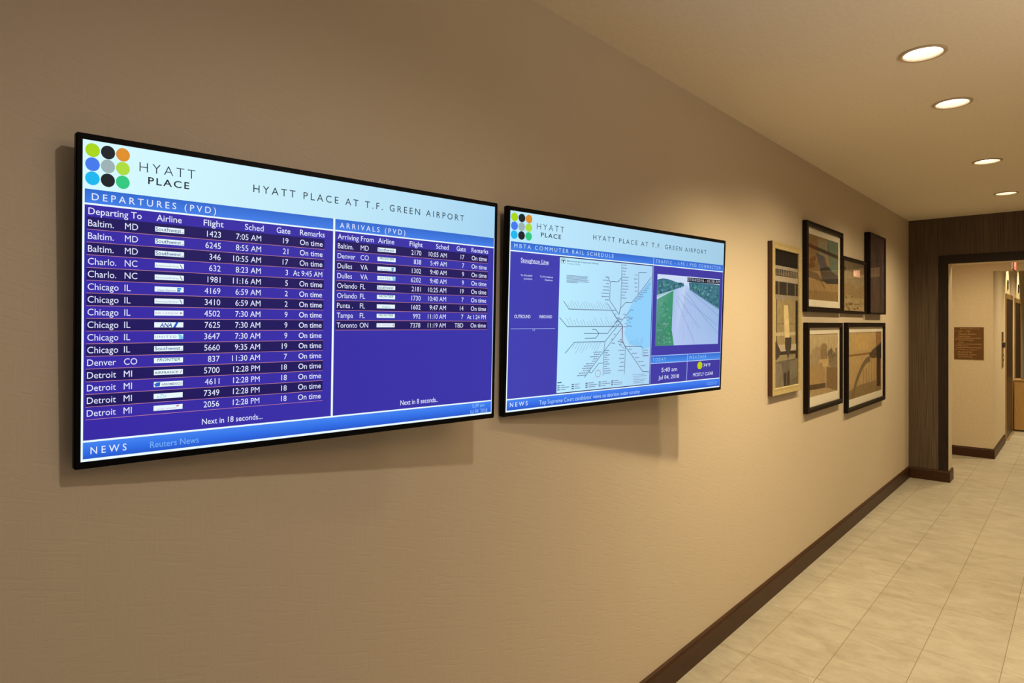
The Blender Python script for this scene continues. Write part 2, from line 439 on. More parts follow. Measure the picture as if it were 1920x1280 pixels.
LG_TEXT = dict(
    southwest=('Southwest', lin(20, 60, 130), 0.02, 0.90, 0.004), american=('AmericanAirlines', lin(150, 150, 176), 0.02, 0.82, 0),
    air_express=('Cape Express', lin(90, 110, 160), 0.10, 0.72, 0), canada=('AIR CANADA', lin(190, 140, 175), 0.02, 0.82, 0),
    ana=('ANA', lin(30, 70, 160), 0.18, 0.60, 0.02), united=('UNITED', lin(110, 130, 180), 0.02, 0.76, 0),
    frontier=('FRONTIER', lin(40, 120, 120), 0.10, 0.90, 0.01), france=('AIRFRANCE', lin(40, 40, 90), 0.02, 0.84, 0.006),
    mexico=('AEROMEXICO', lin(40, 50, 100), 0.26, 0.98, 0.004), klm=('KLM', lin(110, 200, 205), 0.12, 0.42, 0),
    virgin=('virgin atlantic', lin(190, 170, 195), 0.10, 0.78, 0), allegiant=('allegiant', lin(70, 150, 170), 0.28, 0.74, 0))

def airline(s, kind, u0, v0, u1, v1):
    """white airline logo plate with its lettering and mark"""
    lw, lh = u1 - u0, v1 - v0
    U = lambda a: u0 + lw * a
    V = lambda a: v0 + lh * a
    s.rect(u0, v0, u1, v1, lin(232, 248, 255), 3)
    t, col, a, b, wt = LG_TEXT[kind]
    if kind == 'southwest': s.text(t, U(a), V(0.1), V(0.82), col, U(b), weight=wt, k=5); s.ell(U(0.955), V(0.78), lw * 0.02, lh * 0.10, lin(120, 90, 120), 5, 8)
    elif kind == 'american':
        s.text(t, U(a), V(0.38), V(0.75), col, U(b), k=5)
        s.poly([(U(.85), V(.12)), (U(.88), V(.12)), (U(.96), V(.92)), (U(.92), V(.92))], lin(120, 110, 140), 5)
    elif kind == 'air_express':
        s.text(t, U(a), V(0.50), V(0.86), col, U(b), shear=0.2, k=5)
        s.rect(U(.77), V(.14), U(.91), V(.5), lin(40, 140, 220), 5); s.rect(U(.77), V(.55), U(.88), V(.9), lin(30, 110, 200), 5)
    elif kind == 'canada': s.text(t, U(a), V(0.3), V(0.72), col, U(b), track=1.2, k=5); s.ell(U(.91), V(.5), lw * .04, lh * .2, lin(170, 120, 160), 5, 8)
    elif kind == 'ana':
        s.text(t, U(a), V(0.15), V(0.92), col, U(b), shear=0.25, weight=wt, k=5)
        s.poly([(U(.74), V(0)), (U(.82), V(0)), (U(.73), V(1)), (U(.64), V(1))], lin(20, 80, 215), 5)
    elif kind == 'united':
        s.text(t, U(a), V(0.28), V(0.74), col, U(b), track=1.3, k=5)
        s.poly([(U(.82), V(0)), (U(.92), V(.05)), (U(.98), V(.4)), (U(1), V(1)), (U(.86), V(1))], lin(120, 205, 235), 5)
    elif kind == 'frontier': s.text(t, U(a), V(0.08), V(0.62), col, U(b), shear=0.2, weight=wt, k=5)
    elif kind == 'france':
        s.text(t, U(a), V(0.32), V(0.76), col, U(b), weight=wt, k=5)
        s.poly([(U(.94), V(.2)), (U(.97), V(.2)), (U(.92), V(.78)), (U(.89), V(.78))], lin(190, 110, 140), 5)
    elif kind == 'mexico':
        s.text(t, U(a), V(0.34), V(0.76), col, U(b), weight=wt, k=5)
        s.poly([(U(.01), V(.45)), (U(.10), V(.12)), (U(.22), V(.1)), (U(.2), V(.9)), (U(.06), V(.95))], lin(40, 100, 200), 5)
    elif kind == 'klm': s.text(t, U(a), V(0.42), V(0.84), col, U(b), k=5); s.ell(U(.27), V(.25), lw * .06, lh * .08, col, 5, 8)
    elif kind == 'virgin':
        s.text(t, U(a), V(0.48), V(0.84), col, U(b), k=5)
        s.poly([(U(.76), V(.3)), (U(.88), V(.02)), (U(.86), V(.35)), (U(.79), V(.5))], lin(200, 110, 140), 5)
    else: s.text(t, U(a), V(0.35), V(0.75), col, U(b), k=5)

DEP = [('Baltim.', 'MD', 'southwest', '1423', '7:05 AM', '19', 'On time'), ('Baltim.', 'MD', 'southwest', '6245', '8:55 AM', '21', 'On time'),
       ('Baltim.', 'MD', 'southwest', '346', '10:55 AM', '17', 'On time'), ('Charlo.', 'NC', 'american', '632', '8:23 AM', '3', 'At 9:45 AM'),
       ('Charlo.', 'NC', 'american', '1981', '11:16 AM', '5', 'On time'), ('Chicago', 'IL', 'air_express', '4169', '6:59 AM', '2', 'On time'),
       ('Chicago', 'IL', 'american', '3410', '6:59 AM', '2', 'On time'), ('Chicago', 'IL', 'canada', '4502', '7:30 AM', '9', 'On time'),
       ('Chicago', 'IL', 'ana', '7625', '7:30 AM', '9', 'On time'), ('Chicago', 'IL', 'united', '3647', '7:30 AM', '9', 'On time'),
       ('Chicago', 'IL', 'southwest', '5660', '9:35 AM', '19', 'On time'), ('Denver', 'CO', 'frontier', '837', '11:30 AM', '7', 'On time'),
       ('Detroit', 'MI', 'france', '5700', '12:28 PM', '18', 'On time'), ('Detroit', 'MI', 'mexico', '4611', '12:28 PM', '18', 'On time'),
       ('Detroit', 'MI', 'klm', '7349', '12:28 PM', '18', 'On time'), ('Detroit', 'MI', 'virgin', '2056', '12:28 PM', '18', 'On time')]
ARR = [('Baltim.', 'MD', 'southwest', '2170', '10:05 AM', '17', 'On time'), ('Denver', 'CO', 'frontier', '838', '5:49 AM', '7', 'On time'),
       ('Dulles', 'VA', 'air_express', '1302', '9:40 AM', '9', 'On time'), ('Dulles', 'VA', 'united', '6202', '9:40 AM', '9', 'On time'),
       ('Orlando', 'FL', 'southwest', '2181', '10:25 AM', '19', 'On time'), ('Orlando', 'FL', 'frontier', '1730', '10:40 AM', '7', 'On time'),
       ('Punta .', 'FL', 'allegiant', '1602', '9:47 AM', '14', 'On time'), ('Tampa', 'FL', 'frontier', '992', '11:10 AM', '7', 'At 1:24 PM'),
       ('Toronto', 'ON', 'canada', '7378', '11:19 AM', 'TBD', 'On time')]

def flight_sheet(W, Hh):
    s = Sheet(W, Hh)
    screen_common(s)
    s.rect(0, 0.151, 0.0036, 1, WHITE, 2)
    s.rect(0.9975, 0.151, 1, 1, lin(190, 215, 250), 2)
    s.rect(0.4982, 0.1495, 0.5032, 0.9345, WHITE, 3)
    s.text('DEPARTURES (PVD)', 0.0148, 0.1633, 0.1845, TXT, 0.2344, track=1.5, weight=0.004)
    s.text('ARRIVALS (PVD)', 0.5151, 0.1637, 0.1848, TXT, 0.6976, track=1.5)
    for (t, a, b) in (('Departing To', .0096, .0972), ('Airline', .1231, .1688), ('Flight', .2104, .2500), ('Sched', .2938, .3341), ('Gate', .3629, .3943), ('Remarks', .4167, .4769),
                      ('Arriving From', .5100, .6063), ('Airline', .6189, .6653), ('Flight', .7115, .7520), ('Sched', .7947, .8365), ('Gate', .8636, .8954), ('Remarks', .9158, .9765)):
        s.text(t, a, 0.2085, 0.2292, TXT, b, weight=0.004)
    for rows, c in ((DEP, (.0093, .0690, .1208, .1736, .2447, .3290, .3900, .4168, .0075, .4765)), (ARR, (.5104, .5710, .6180, .6702, .7480, .8305, .8905, .9168, .5078, .9772))):
        for i, (city, st, lg, num, tm, gate, rem) in enumerate(rows):
            d = 0.03955 * i
            if i % 2 == 0: s.rect(c[8], 0.2365 + d, c[9], 0.2752 + d, DARK, 2)
            s.rect(c[8], 0.2752 + d, c[9], 0.2768 + d, SALMON, 3)
            a, b = 0.2460 + d, 0.2663 + d
            s.text(city, c[0], a, b, TXT, squeeze=0.88); s.text(st, c[1], a, b, TXT, squeeze=0.88)
            airline(s, lg, c[2], 0.2478 + d, c[3], 0.2648 + d)
            for t, r in ((num, c[4]), (tm, c[5]), (gate, c[6])): s.text(t, 0, a, b, TXT, right=r, squeeze=0.90)
            if rem == 'On time': s.text(rem, c[7], a, b, TXT, c[7] + 0.0553, weight=0.006)
            else: s.text(rem, 0, a, b, TXT, right=c[7] + 0.0553, squeeze=0.85)
    s.text('Next in 18 seconds...', .2111, .8992, .9187, TXT, .3362, weight=0.004)
    s.text('Next in 8 seconds..', .6908, .8967, .9178, TXT, .8080, weight=0.004)
    s.text('NEWS', .0156, .9562, .9780, TXT, .0746, track=1.6, weight=0.006)
    s.text('Reuters News', .1152, .9590, .9797, lin(122, 176, 244), .2052)
    s.text('5:39 am', .9283, .9455, .9620, lin(150, 195, 250), .9716)
    s.text('Jul 04, 2018', .9203, .9715, .9892, lin(150, 195, 250), .9830)
    return s

def rail_sheet(W, Hh):
    s = Sheet(W, Hh)
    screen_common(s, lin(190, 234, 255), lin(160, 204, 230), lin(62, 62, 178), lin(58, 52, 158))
    s.rect(0, 0.151, 0.0045, 1, WHITE, 2)
    s.rect(0.9975, 0.151, 1, 1, lin(150, 175, 225), 2)
    s.text('MBTA COMMUTER RAIL SCHEDULE', .0160, .1605, .1808, lin(196, 222, 250), .4011, track=1.5)
    s.text('TRAFFIC - I-95 / PVD CONNECTOR', .6043, .1615, .1822, lin(176, 206, 246), .9807, track=1.5)
    s.text('Stoughton Line', .0397, .2290, .2492, TXT, .1385, weight=0.004); s.rect(.0400, .2512, .1385, .2530, TXT, 3)
    s.text('To Mansfield', .0404, .3105, .3192, TXT, .0804); s.text('Junction', .0509, .3265, .3352, TXT, .0806)
    s.text('To Providence', .1082, .3105, .3196, TXT, .1556); s.text('Station', .1262, .3268, .3355, TXT, .1546)
    s.text('OUTBOUND', .0222, .5142, .5305, TXT, .0779, weight=0.004); s.text('INBOUND', .1098, .5142, .5300, TXT, .1560, weight=0.004)
    s.rect(.0112, .5828, .1684, .5856, lin(150, 165, 225), 3)
    for u in (.0870, .0930): s.rect(u, .5856, u + .0018, .5965, lin(150, 165, 225), 3)
    # transit map
    s.rect(.1785, .2010, .5905, .2058, lin(30, 42, 96), 2)
    s.rect(.5895, .2030, .5912, .930, lin(44, 60, 110), 2); s.rect(.1790, .9280, .5905, .9325, lin(26, 40, 80), 2)
    LNE = lin(62, 78, 104); LAB = lin(120, 140, 175); SEA = lin(142, 208, 252)
    s.rect(.1805, .2058, .5893, .9285, lin(186, 236, 255), 2, lin(172, 214, 246), True)
    s.poly([(.5893, .33), (.587, .2792), (.4925, .4384), (.47, .50), (.4683, .579), (.4604, .6158), (.4855, .6795), (.56, .71), (.5893, .70)], SEA, 3)
    def L(pts, wd=.0017, col=LNE): s.line(pts, wd, col, 4)
    L([(.3776, .2943), (.3894, .3204), (.3897, .3641), (.3891, .4246), (.4171, .4752), (.4334, .5054)])
    L([(.3894, .3204), (.3992, .3156), (.4230, .3160), (.4289, .3093), (.4406, .2899)])
    L([(.4395, .2133), (.4406, .2899), (.4402, .3790), (.4398, .4652), (.4334, .5054)])
    L([(.5847, .2730), (.5217, .3833), (.4911, .4328), (.4636, .4318), (.4375, .4715), (.4334, .5054)])
    L([(.5601, .2490), (.5210, .2507), (.5220, .3106), (.5216, .3802)])
    L([(.1985, .4380), (.2199, .4797), (.3001, .4812), (.4172, .4807)]); L([(.4006, .4848), (.4231, .5271)]); L([(.3761, .4388), (.3981, .4757)], .0012)
    L([(.5010, .4774), (.4871, .4762), (.4547, .5267)], .0014)
    L([(.1847, .5256), (.2147, .5740), (.3283, .5739), (.4507, .5745)])
    L([(.4119, .5081), (.4506, .5716), (.4512, .6597), (.4666, .6936)], .0024)
    L([(.4296, .5369), (.4104, .5678), (.3835, .6143), (.2845, .6124)]); L([(.4666, .5071), (.4303, .5679)], .0014)
    L([(.3180, .5903), (.3326, .5912), (.3465, .6129), (.3337, .6388), (.2877, .6395)])
    L([(.4234, .5787), (.3735, .6606), (.2448, .6594), (.2101, .7171)]); L([(.3735, .6606), (.3714, .6927), (.3687, .7570), (.3694, .8537)])
    L([(.4508, .5789), (.3692, .7177), (.3084, .8228), (.3126, .8337), (.3205, .8327), (.3502, .7823), (.3693, .7821)]); L([(.3084, .8245), (.2908, .8559)])
    L([(.4666, .6936), (.5436, .6952), (.5532, .7090), (.5538, .7547), (.5827, .7547)]); L([(.4668, .7010), (.4672, .7824), (.4666, .8528)])
    L([(.4666, .6936), (.5085, .7631), (.5552, .8503), (.5853, .8540)])
    RED = lin(170, 110, 130)
    L([(.4515, .5679), (.4551, .6598), (.4662, .6972)], .0014, RED); L([(.4483, .6596), (.4386, .6776), (.4625, .7063)], .0014, RED)
    n = 24; L([(.3468 + .0110 * math.cos(2 * math.pi * i / n), .8407 + .0200 * math.sin(2 * math.pi * i / n)) for i in range(n + 1)], .0014, RED)
    rnd = random.Random(4)
    def lab(u, v, wd, k=4):
        q = u
        while q < u + wd - .001:                                   # a station name, seen as broken strokes
            e = min(u + wd, q + rnd.uniform(.003, .009)); s.rect(q, v - .0028, e, v + .0024, LAB, k); q = e + .0012
    for i in range(12): lab(.4430, .2160 + .0175 * i, rnd.uniform(.014, .034))
    for i in range(8): a = rnd.uniform(.014, .034); lab(.3860 - a, .2930 + .0185 * i, a)
    for i in range(5): a = rnd.uniform(.012, .02); lab(.5170 - a, .2680 + .024 * i, a)
    for i in range(9): lab(.5700 - .0085 * i, .3150 + .0135 * i, rnd.uniform(.015, .03) if i > 1 else .012)
    for i in range(11): a = rnd.uniform(.014, .04); lab(.3620 - .0066 * i - a, .7190 + .0125 * i, a)
    for i in range(11): lab(.3725, .7120 + .0130 * i, rnd.uniform(.014, .036))
    for i in range(6): a = rnd.uniform(.014, .03); lab(.4640 - a, .7150 + .0235 * i, a)
    for i in range(5): lab(.4830 + .0155 * i, .7100 + .0260 * i, rnd.uniform(.014, .028))
    for i in range(3): lab(.5560, .7200 + .016 * i, .022)
    for i in range(22): lab(rnd.uniform(.405, .485), rnd.uniform(.50, .58), rnd.uniform(.006, .016))
    for i in range(8): lab(rnd.uniform(.40, .45), rnd.uniform(.60, .70), rnd.uniform(.008, .02))
    for i in range(17): u = .2240 + .0106 * i; ln_ = rnd.uniform(.012, .026); s.line([(u, .476), (u - ln_ * .62, .476 - ln_ * 1.7)], .0010, LAB, 4)
    for i in range(15): u = .2260 + .0128 * i; ln_ = rnd.uniform(.012, .030); s.line([(u, .570), (u - ln_ * .62, .570 - ln_ * 1.7)], .0010, LAB, 4)
    for i in range(10): u = .2480 + .0118 * i; ln_ = rnd.uniform(.014, .034); s.line([(u, .664), (u - ln_ * .62, .664 + ln_ * 1.7)], .0010, LAB, 4)
    for i in range(6): u = .4860 + .011 * i; ln_ = rnd.uniform(.016, .03); s.line([(u, .690), (u + ln_ * .62, .690 - ln_ * 1.7)], .0010, LAB, 4)
    s.ell(.1932, .2240, .0095, .0150, lin(110, 135, 150), 4); s.ell(.1932, .2240, .0083, .0132, lin(200, 236, 245), 5)
    s.rect(.1862, .2185, .2002, .2225, lin(30, 44, 50), 6); s.rect(.1915, .2225, .1950, .2330, lin(30, 44, 50), 6)
    s.text('Massachusetts Bay Transportation Authority', .2080, .2172, .2258, lin(64, 84, 110), .3370, weight=0.01)
    s.text('Commuter Rail Map', .2080, .2320, .2395, lin(100, 122, 150), .2604)
    for i in range(7): s.rect(.2073, .2975 + .0062 * i, .3004 - rnd.uniform(0, .012) - (.04 if i == 6 else 0), .3005 + .0062 * i, LAB, 4)
    s.rect(.1830, .8705, .1990, .8765, lin(80, 96, 124), 4)
    for i in range(5):
        for j in range(3):
            u, v = .1830 + .0560 * i, .8900 + .0110 * j
            s.rect(u, v - .003, u + .009, v + .003, lin(86, 104, 134), 4); s.rect(u + .012, v - .002, u + .012 + rnd.uniform(.015, .04), v + .002, LAB, 4)
    for i in range(6): s.rect(.5060 + .001 * i, .8640 + .010 * i, .5060 + rnd.uniform(.03, .07), .8665 + .010 * i, LAB, 4)
    # right column
    s.rect(.5926, .1495, .5944, .9345, lin(190, 205, 245), 4)
    P = lambda pts, col, k=5: s.poly(pts, col, k)
    s.rect(.6155, .2500, .9790, .6968, lin(206, 222, 246), 4, lin(176, 204, 240))
    TR = lin(54, 112, 132); TR2 = lin(70, 140, 140); GR = lin(52, 150, 110); RD = lin(166, 190, 234)
    P([(.6155, .2849), (.6300, .2790), (.6462, .2750), (.6700, .2770), (.6909, .2828), (.7100, .2890), (.7243, .2942), (.7420, .2930), (.7582, .2962), (.7629, .3128), (.7008, .3438), (.6155, .3797)], TR)
    P([(.7882, .2890), (.8100, .2840), (.9100, .2860), (.9790, .2900), (.9790, .4544), (.7940, .3374)], TR)
    GREENS = [lin(40, 92, 118), lin(70, 140, 140), lin(58, 122, 126), lin(96, 160, 160), lin(32, 78, 104), lin(80, 146, 132)]
    for i in range(150):                                            # leafy tree crowns
        if i < 60: u = rnd.uniform(.618, .745); lo, hi = .292 + (u - .618) * .04, .372 - (u - .618) * .42
        else: u = rnd.uniform(.800, .972); lo, hi = .300, .330 + (u - .800) * .66
        s.ell(u, rnd.uniform(lo, max(lo + .004, hi)), rnd.uniform(.002, .006), rnd.uniform(.004, .010), rnd.choice(GREENS), 6, 9)
    P([(.6155, .3797), (.7008, .3438), (.7629, .3128), (.7640, .3170), (.7100, .3420), (.6155, .3960)], lin(158, 196, 206), 6)
    P([(.6155, .4060), (.7029, .3461), (.7010, .4500), (.6996, .5965), (.7147, .6968), (.6155, .6968)], [lin(90, 160, 140), GR, GR, lin(44, 140, 96), lin(60, 150, 116), lin(70, 130, 120)], 5)
    P([(.7029, .3461), (.7629, .3128), (.7798, .2992), (.7938, .3325), (.9790, .4622), (.9790, .6968), (.7147, .6968), (.6996, .5965), (.7010, .4500)], [RD, lin(190, 210, 242), lin(196, 216, 246), RD, lin(150, 184, 228), lin(158, 190, 232), lin(178, 198, 240), RD, RD], 5)
    for pts in ([(.7189, .4001), (.7737, .5343), (.8309, .6879)], [(.7267, .3805), (.7987, .4989), (.8640, .5883)], [(.7500, .3700), (.8420, .4588), (.9761, .6257)], [(.7700, .3500), (.8567, .4700), (.9700, .5700)], [(.8121, .3559), (.9790, .5065)]):
        s.line(pts, .0014, lin(110, 142, 188), 6)
    for i in range(46):                                             # seams and tyre marks on the lanes
        t0 = rnd.uniform(.1, .8); g = rnd.uniform(.05, .95); L0 = rnd.uniform(.05, .15)
        pa = lambda t: (.772 + (-.06 + g * .21 - .0) * t ** 1.2, .318 + .37 * t)
        if pa(t0 + L0)[0] < .975: s.line([pa(t0), pa(min(1, t0 + L0))], .0009, rnd.choice([lin(150, 176, 216), lin(188, 208, 244), lin(132, 160, 204)]), 6)
    for i in range(70):                                             # tufts in the grass verge
        v = rnd.uniform(.42, .69); u = rnd.uniform(.617, .694 - (.02 if v < .5 else 0))
        s.ell(u, v, rnd.uniform(.002, .007), rnd.uniform(.003, .008), rnd.choice([lin(60, 156, 116), lin(86, 164, 134), lin(44, 136, 96), lin(110, 160, 150)]), 6, 8)
    P([(.7938, .3325), (.9790, .4560), (.9790, .4640), (.7938, .3390)], lin(120, 158, 190), 6)
    s.rect(.7785, .2556, .9805, .2846, lin(16, 18, 28), 6)
    s.text('07/04/2018 - 05:38 AM', .7800, .2610, .2785, lin(176, 188, 214), .9785, k=8)
    s.rect(.5944, .7560, .9985, .8020, BT, 3, lin(64, 140, 234))
    for v0, v1 in ((.7555, .7600), (.8020, .8070)): s.rect(.5944, v0, .9985, v1, lin(170, 196, 250), 4)
    s.rect(.7922, .7560, .7944, .9355, lin(170, 190, 245), 5)
    s.text('TODAY', .6036, .7715, .7925, lin(150, 200, 250), .6736, track=1.4); s.text('WEATHER', .8028, .7700, .7912, lin(150, 200, 250), .9078, track=1.4)
    s.text('5:40 am', .6519, .8360, .8625, TXT, .7371); s.text('Jul 04, 2018', .6370, .8840, .9080, TXT, .7490)
    s.ell(.8699, .8387, .0153, .0256, lin(190, 205, 20), 4); s.text('74°F', .8925, .8295, .8510, TXT, .9359)
    s.text('MOSTLY CLEAR', .8309, .8875, .9095, TXT, .9551)
    s.text('NEWS', .0147, .9540, .9755, TXT, .0756, track=1.6, weight=0.006)
    s.text("Top Supreme Court candidates' views on abortion under scrutiny", .1170, .9578, .9800, lin(176, 214, 252), .5437)
    s.text('POWERED BY', .9169, .9580, .9665, lin(140, 180, 245), .9826); s.text('FORECAST', .9172, .9700, .9795, lin(140, 180, 245), .9826)
    return s

# ------------------------------------------------------------------ the two wall screens
def television(centre, ax, ay, az, W, Hh, sheet, label, bez, thick, wall_gap):
    mtx = Matrix(((ax[0], ay[0], az[0], centre[0]), (ax[1], ay[1], az[1], centre[1]), (ax[2], ay[2], az[2], centre[2]), (0, 0, 0, 1)))
    t = empty('wall_television', (0, 0, 0)); t.matrix_world = mtx
    tag(t, label, 'television', 'information screens on the wall')
    bl, bt, br, bb = bez
    x0, x1, y0, y1 = -W / 2, W / 2, -Hh / 2, Hh / 2
    # bezel: frame ring with a lip 2 mm in front of the panel
    bm = bmesh.new()
    outer = [(x0 - bl, y0 - bb), (x1 + br, y0 - bb), (x1 + br, y1 + bt), (x0 - bl, y1 + bt)]
    inner = [(x0, y0), (x1, y0), (x1, y1), (x0, y1)]
    zf, zb = 0.0022, -thick
    A = [bm.verts.new((x, y, zf)) for x, y in outer]; B = [bm.verts.new((x, y, zf)) for x, y in inner]
    D = [bm.verts.new((x, y, -0.004)) for x, y in inner]; E = [bm.verts.new((x, y, zb)) for x, y in outer]
    for i in range(4):
        j = (i + 1) % 4
        bm.faces.new((A[i], A[j], B[j], B[i])); bm.faces.new((B[i], B[j], D[j], D[i])); bm.faces.new((A[j], A[i], E[i], E[j]))
    bm.faces.new(E[::-1])
    es = [e for e in bm.edges if e.verts[0] in A and e.verts[1] in A] + [e for e in bm.edges if (e.verts[0] in A) != (e.verts[1] in A) and (e.verts[0] in E or e.verts[1] in E)]
    bmesh.ops.bevel(bm, geom=es, offset=0.0022, segments=2, affect='EDGES')
    bm_obj('bezel', bm, M['black'], t)
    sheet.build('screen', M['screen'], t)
    return t, mtx

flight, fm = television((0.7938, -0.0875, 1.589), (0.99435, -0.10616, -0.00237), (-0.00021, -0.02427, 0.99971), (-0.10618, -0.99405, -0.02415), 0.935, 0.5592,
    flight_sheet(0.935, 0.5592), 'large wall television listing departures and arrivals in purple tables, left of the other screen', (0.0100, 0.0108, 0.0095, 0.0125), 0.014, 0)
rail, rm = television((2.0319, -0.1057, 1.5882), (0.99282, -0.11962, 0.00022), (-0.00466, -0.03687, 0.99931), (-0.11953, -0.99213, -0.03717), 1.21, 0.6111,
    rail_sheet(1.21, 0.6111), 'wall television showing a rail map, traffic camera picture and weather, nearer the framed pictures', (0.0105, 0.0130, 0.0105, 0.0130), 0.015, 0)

def tv_mount(t, mtx, W, Hh, thick):
    """flat housing hump on the back, then a tilting arm to a plate on the wall (wall is y = 0)"""
    inv = mtx.inverted()
    bm = bmesh.new(); add_box(bm, (W * -0.10, -Hh * 0.30, -thick - 0.022), (W * 0.38, Hh * 0.28, -thick), 0.006)
    bm_obj('back_housing', bm, M['blackmat'], t)
    bm = bmesh.new()
    cx = mtx @ Vector((W * 0.14, 0, -thick - 0.022))
    add_box(bm, (cx.x - 0.13, -0.012, cx.z - 0.10), (cx.x + 0.13, -0.0008, cx.z + 0.10), 0.002)
    for dx in (-0.08, 0.08):
        add_box(bm, (cx.x + dx - 0.018, cx.y + 0.004, cx.z - 0.03), (cx.x + dx + 0.018, -0.011, cx.z + 0.03), 0.003)
    bmesh.ops.transform(bm, matrix=inv, verts=bm.verts)
    bm_obj('wall_mount', bm, M['steel'], t)
tv_mount(flight, fm, 0.935, 0.5592, 0.014)
tv_mount(rail, rm, 1.21, 0.6111, 0.015)

# ------------------------------------------------------------------ framed pictures on the wall
def picture(x0, x1, z0, z1, depth, face, m_face, m_side, sheet_fn, label, mat_w=None, rabbet=0.018, name='picture_frame'):
    """frame hung on the wall y = 0; local x along the wall, z up, facing -y"""
    Wd, Ht = x1 - x0, z1 - z0
    t = tag(empty(name, ((x0 + x1) / 2, 0, z0)), label, 'framed picture', 'framed pictures grouped on the wall')
    hx = Wd / 2
    bm = bmesh.new()
    def ring(inset, y): return [bm.verts.new(p) for p in ((-hx + inset, y, inset), (hx - inset, y, inset), (hx - inset, y, Ht - inset), (-hx + inset, y, Ht - inset))]
    r0 = ring(0, -0.0012); r1 = ring(0, -depth + 0.002); r2 = ring(0.002, -depth); r3 = ring(face * 0.55, -depth + 0.0015); r4 = ring(face - 0.002, -depth); r5 = ring(face, -depth + 0.002); r6 = ring(face, -depth + rabbet)
    rs = [r0, r1, r2, r3, r4, r5, r6]
    for k, (a, b) in enumerate(zip(rs[:-1], rs[1:])):
        for i in range(4):
            j = (i + 1) % 4
            f = bm.faces.new((a[i], a[j], b[j], b[i])); f.material_index = 1 if k == 0 else 0
    bm.faces.new(r0)
    fr = bm_obj('frame_moulding', bm, [m_face, m_side], t)
    iw, ih = Wd - 2 * face, Ht - 2 * face
    yb = -depth + rabbet
    def place(o, y):
        o.matrix_local = Matrix.Translation((0, y, Ht / 2)) @ Matrix.Rotation(math.pi / 2, 4, 'X')
    if mat_w:
        ml, mt, mr, mb = mat_w
        bm = bmesh.new()
        ox0, ox1, oz0, oz1 = -iw / 2, iw / 2, -ih / 2, ih / 2
        O = [(ox0, oz0), (ox1, oz0), (ox1, oz1), (ox0, oz1)]; I = [(ox0 + ml, oz0 + mb), (ox1 - mr, oz0 + mb), (ox1 - mr, oz1 - mt), (ox0 + ml, oz1 - mt)]
        va = [bm.verts.new((x, z, 0.003)) for x, z in O]; vb = [bm.verts.new((x, z, 0.003)) for x, z in I]; vc = [bm.verts.new((x, z, 0.0005)) for x, z in I]
        for i in range(4):
            j = (i + 1) % 4
            bm.faces.new((va[i], va[j], vb[j], vb[i])); bm.faces.new((vb[i], vb[j], vc[j], vc[i]))
        place(bm_obj('mat_board', bm, M['matboard'], t), yb)
        pw, ph, cx, cz = iw - ml - mr, ih - mt - mb, (ml - mr) / 2, (mb - mt) / 2
    else: pw, ph, cx, cz = iw, ih, 0, 0
    s = Sheet(pw, ph, 0.0002); sheet_fn(s)
    o = s.build('print', M['prints'], t)
    o.matrix_local = Matrix.Translation((cx, yb, Ht / 2 + cz)) @ Matrix.Rotation(math.pi / 2, 4, 'X')
    bm = bmesh.new()
    g = [bm.verts.new(p) for p in ((-iw / 2, -ih / 2, 0), (iw / 2, -ih / 2, 0), (iw / 2, ih / 2, 0), (-iw / 2, ih / 2, 0))]
    bm.faces.new(g)
    place(bm_obj('glass_pane', bm, M['glass'], t), -depth + 0.006)
    return t

def art_industrial(s):
    R = s.rect
    R(0, 0, 1, 1, lin(150, 138, 112), 0)
    R(0, 0, 1, .115, lin(16, 14, 13), 1); R(0, .115, 1, .14, lin(170, 160, 145), 1); R(0, .14, 1, .19, lin(40, 36, 34), 1)
    for i in range(14): R(.02 + .07 * i, .142, .05 + .07 * i, .185, lin(150, 140, 128), 2)
    R(0, .19, 1, .23, lin(176, 166, 150), 1); R(0, .23, 1, .325, lin(42, 38, 36), 1)
    for u in (.18, .52, .86): R(u, .23, u + .05, .325, lin(110, 102, 92), 2)
    s.poly([(0, .325), (1, .335), (1, .36), (.7, .345), (.3, .37), (0, .35)], lin(150, 140, 128), 2)
    s.poly([(0, .35), (.3, .37), (.7, .345), (1, .36), (1, .78), (0, .78)], lin(158, 142, 106), 1)
    R(0, .36, .10, .80, lin(186, 172, 140), 2); R(.90, .36, 1, .90, lin(24, 18, 16), 2); R(.10, .36, .14, .80, lin(90, 78, 60), 2)
    s.poly([(.40, .40), (.58, .40), (.64, .62), (.56, .80), (.44, .66)], lin(224, 206, 160), 3)
    R(.08, .60, .9, .625, lin(196, 182, 150), 2); R(.08, .535, .9, .54, lin(120, 106, 80), 2)
    R(0, .74, 1, .765, lin(44, 38, 34), 4); R(0, .69, .92, .74, lin(190, 178, 158), 3)
    s.poly([(.45, .64), (.72, .64), (.70, .72), (.58, .80), (.46, .72)], lin(64, 56, 50), 5)
    s.poly([(.02, .70), (.10, .66), (.28, .74), (.22, .78), (.04, .80)], lin(60, 52, 46), 5)
    s.poly([(0, .815), (1, .80), (1, 1), (0, 1)], lin(104, 96, 84), 3)
    s.poly([(0, .83), (.30, .825), (.42, 1), (0, 1)], lin(126, 116, 102), 4); s.poly([(.62, .82), (.98, .81), (.98, .94), (.66, .96)], lin(124, 116, 100), 4)
    s.poly([(.40, .90), (.50, .90), (.50, 1), (.40, 1)], lin(48, 40, 36), 5); s.poly([(.54, .90), (.64, .88), (.64, 1), (.54, 1)], lin(60, 46, 38), 5)
    R(0, .36, .03, .97, lin(206, 186, 140), 6)

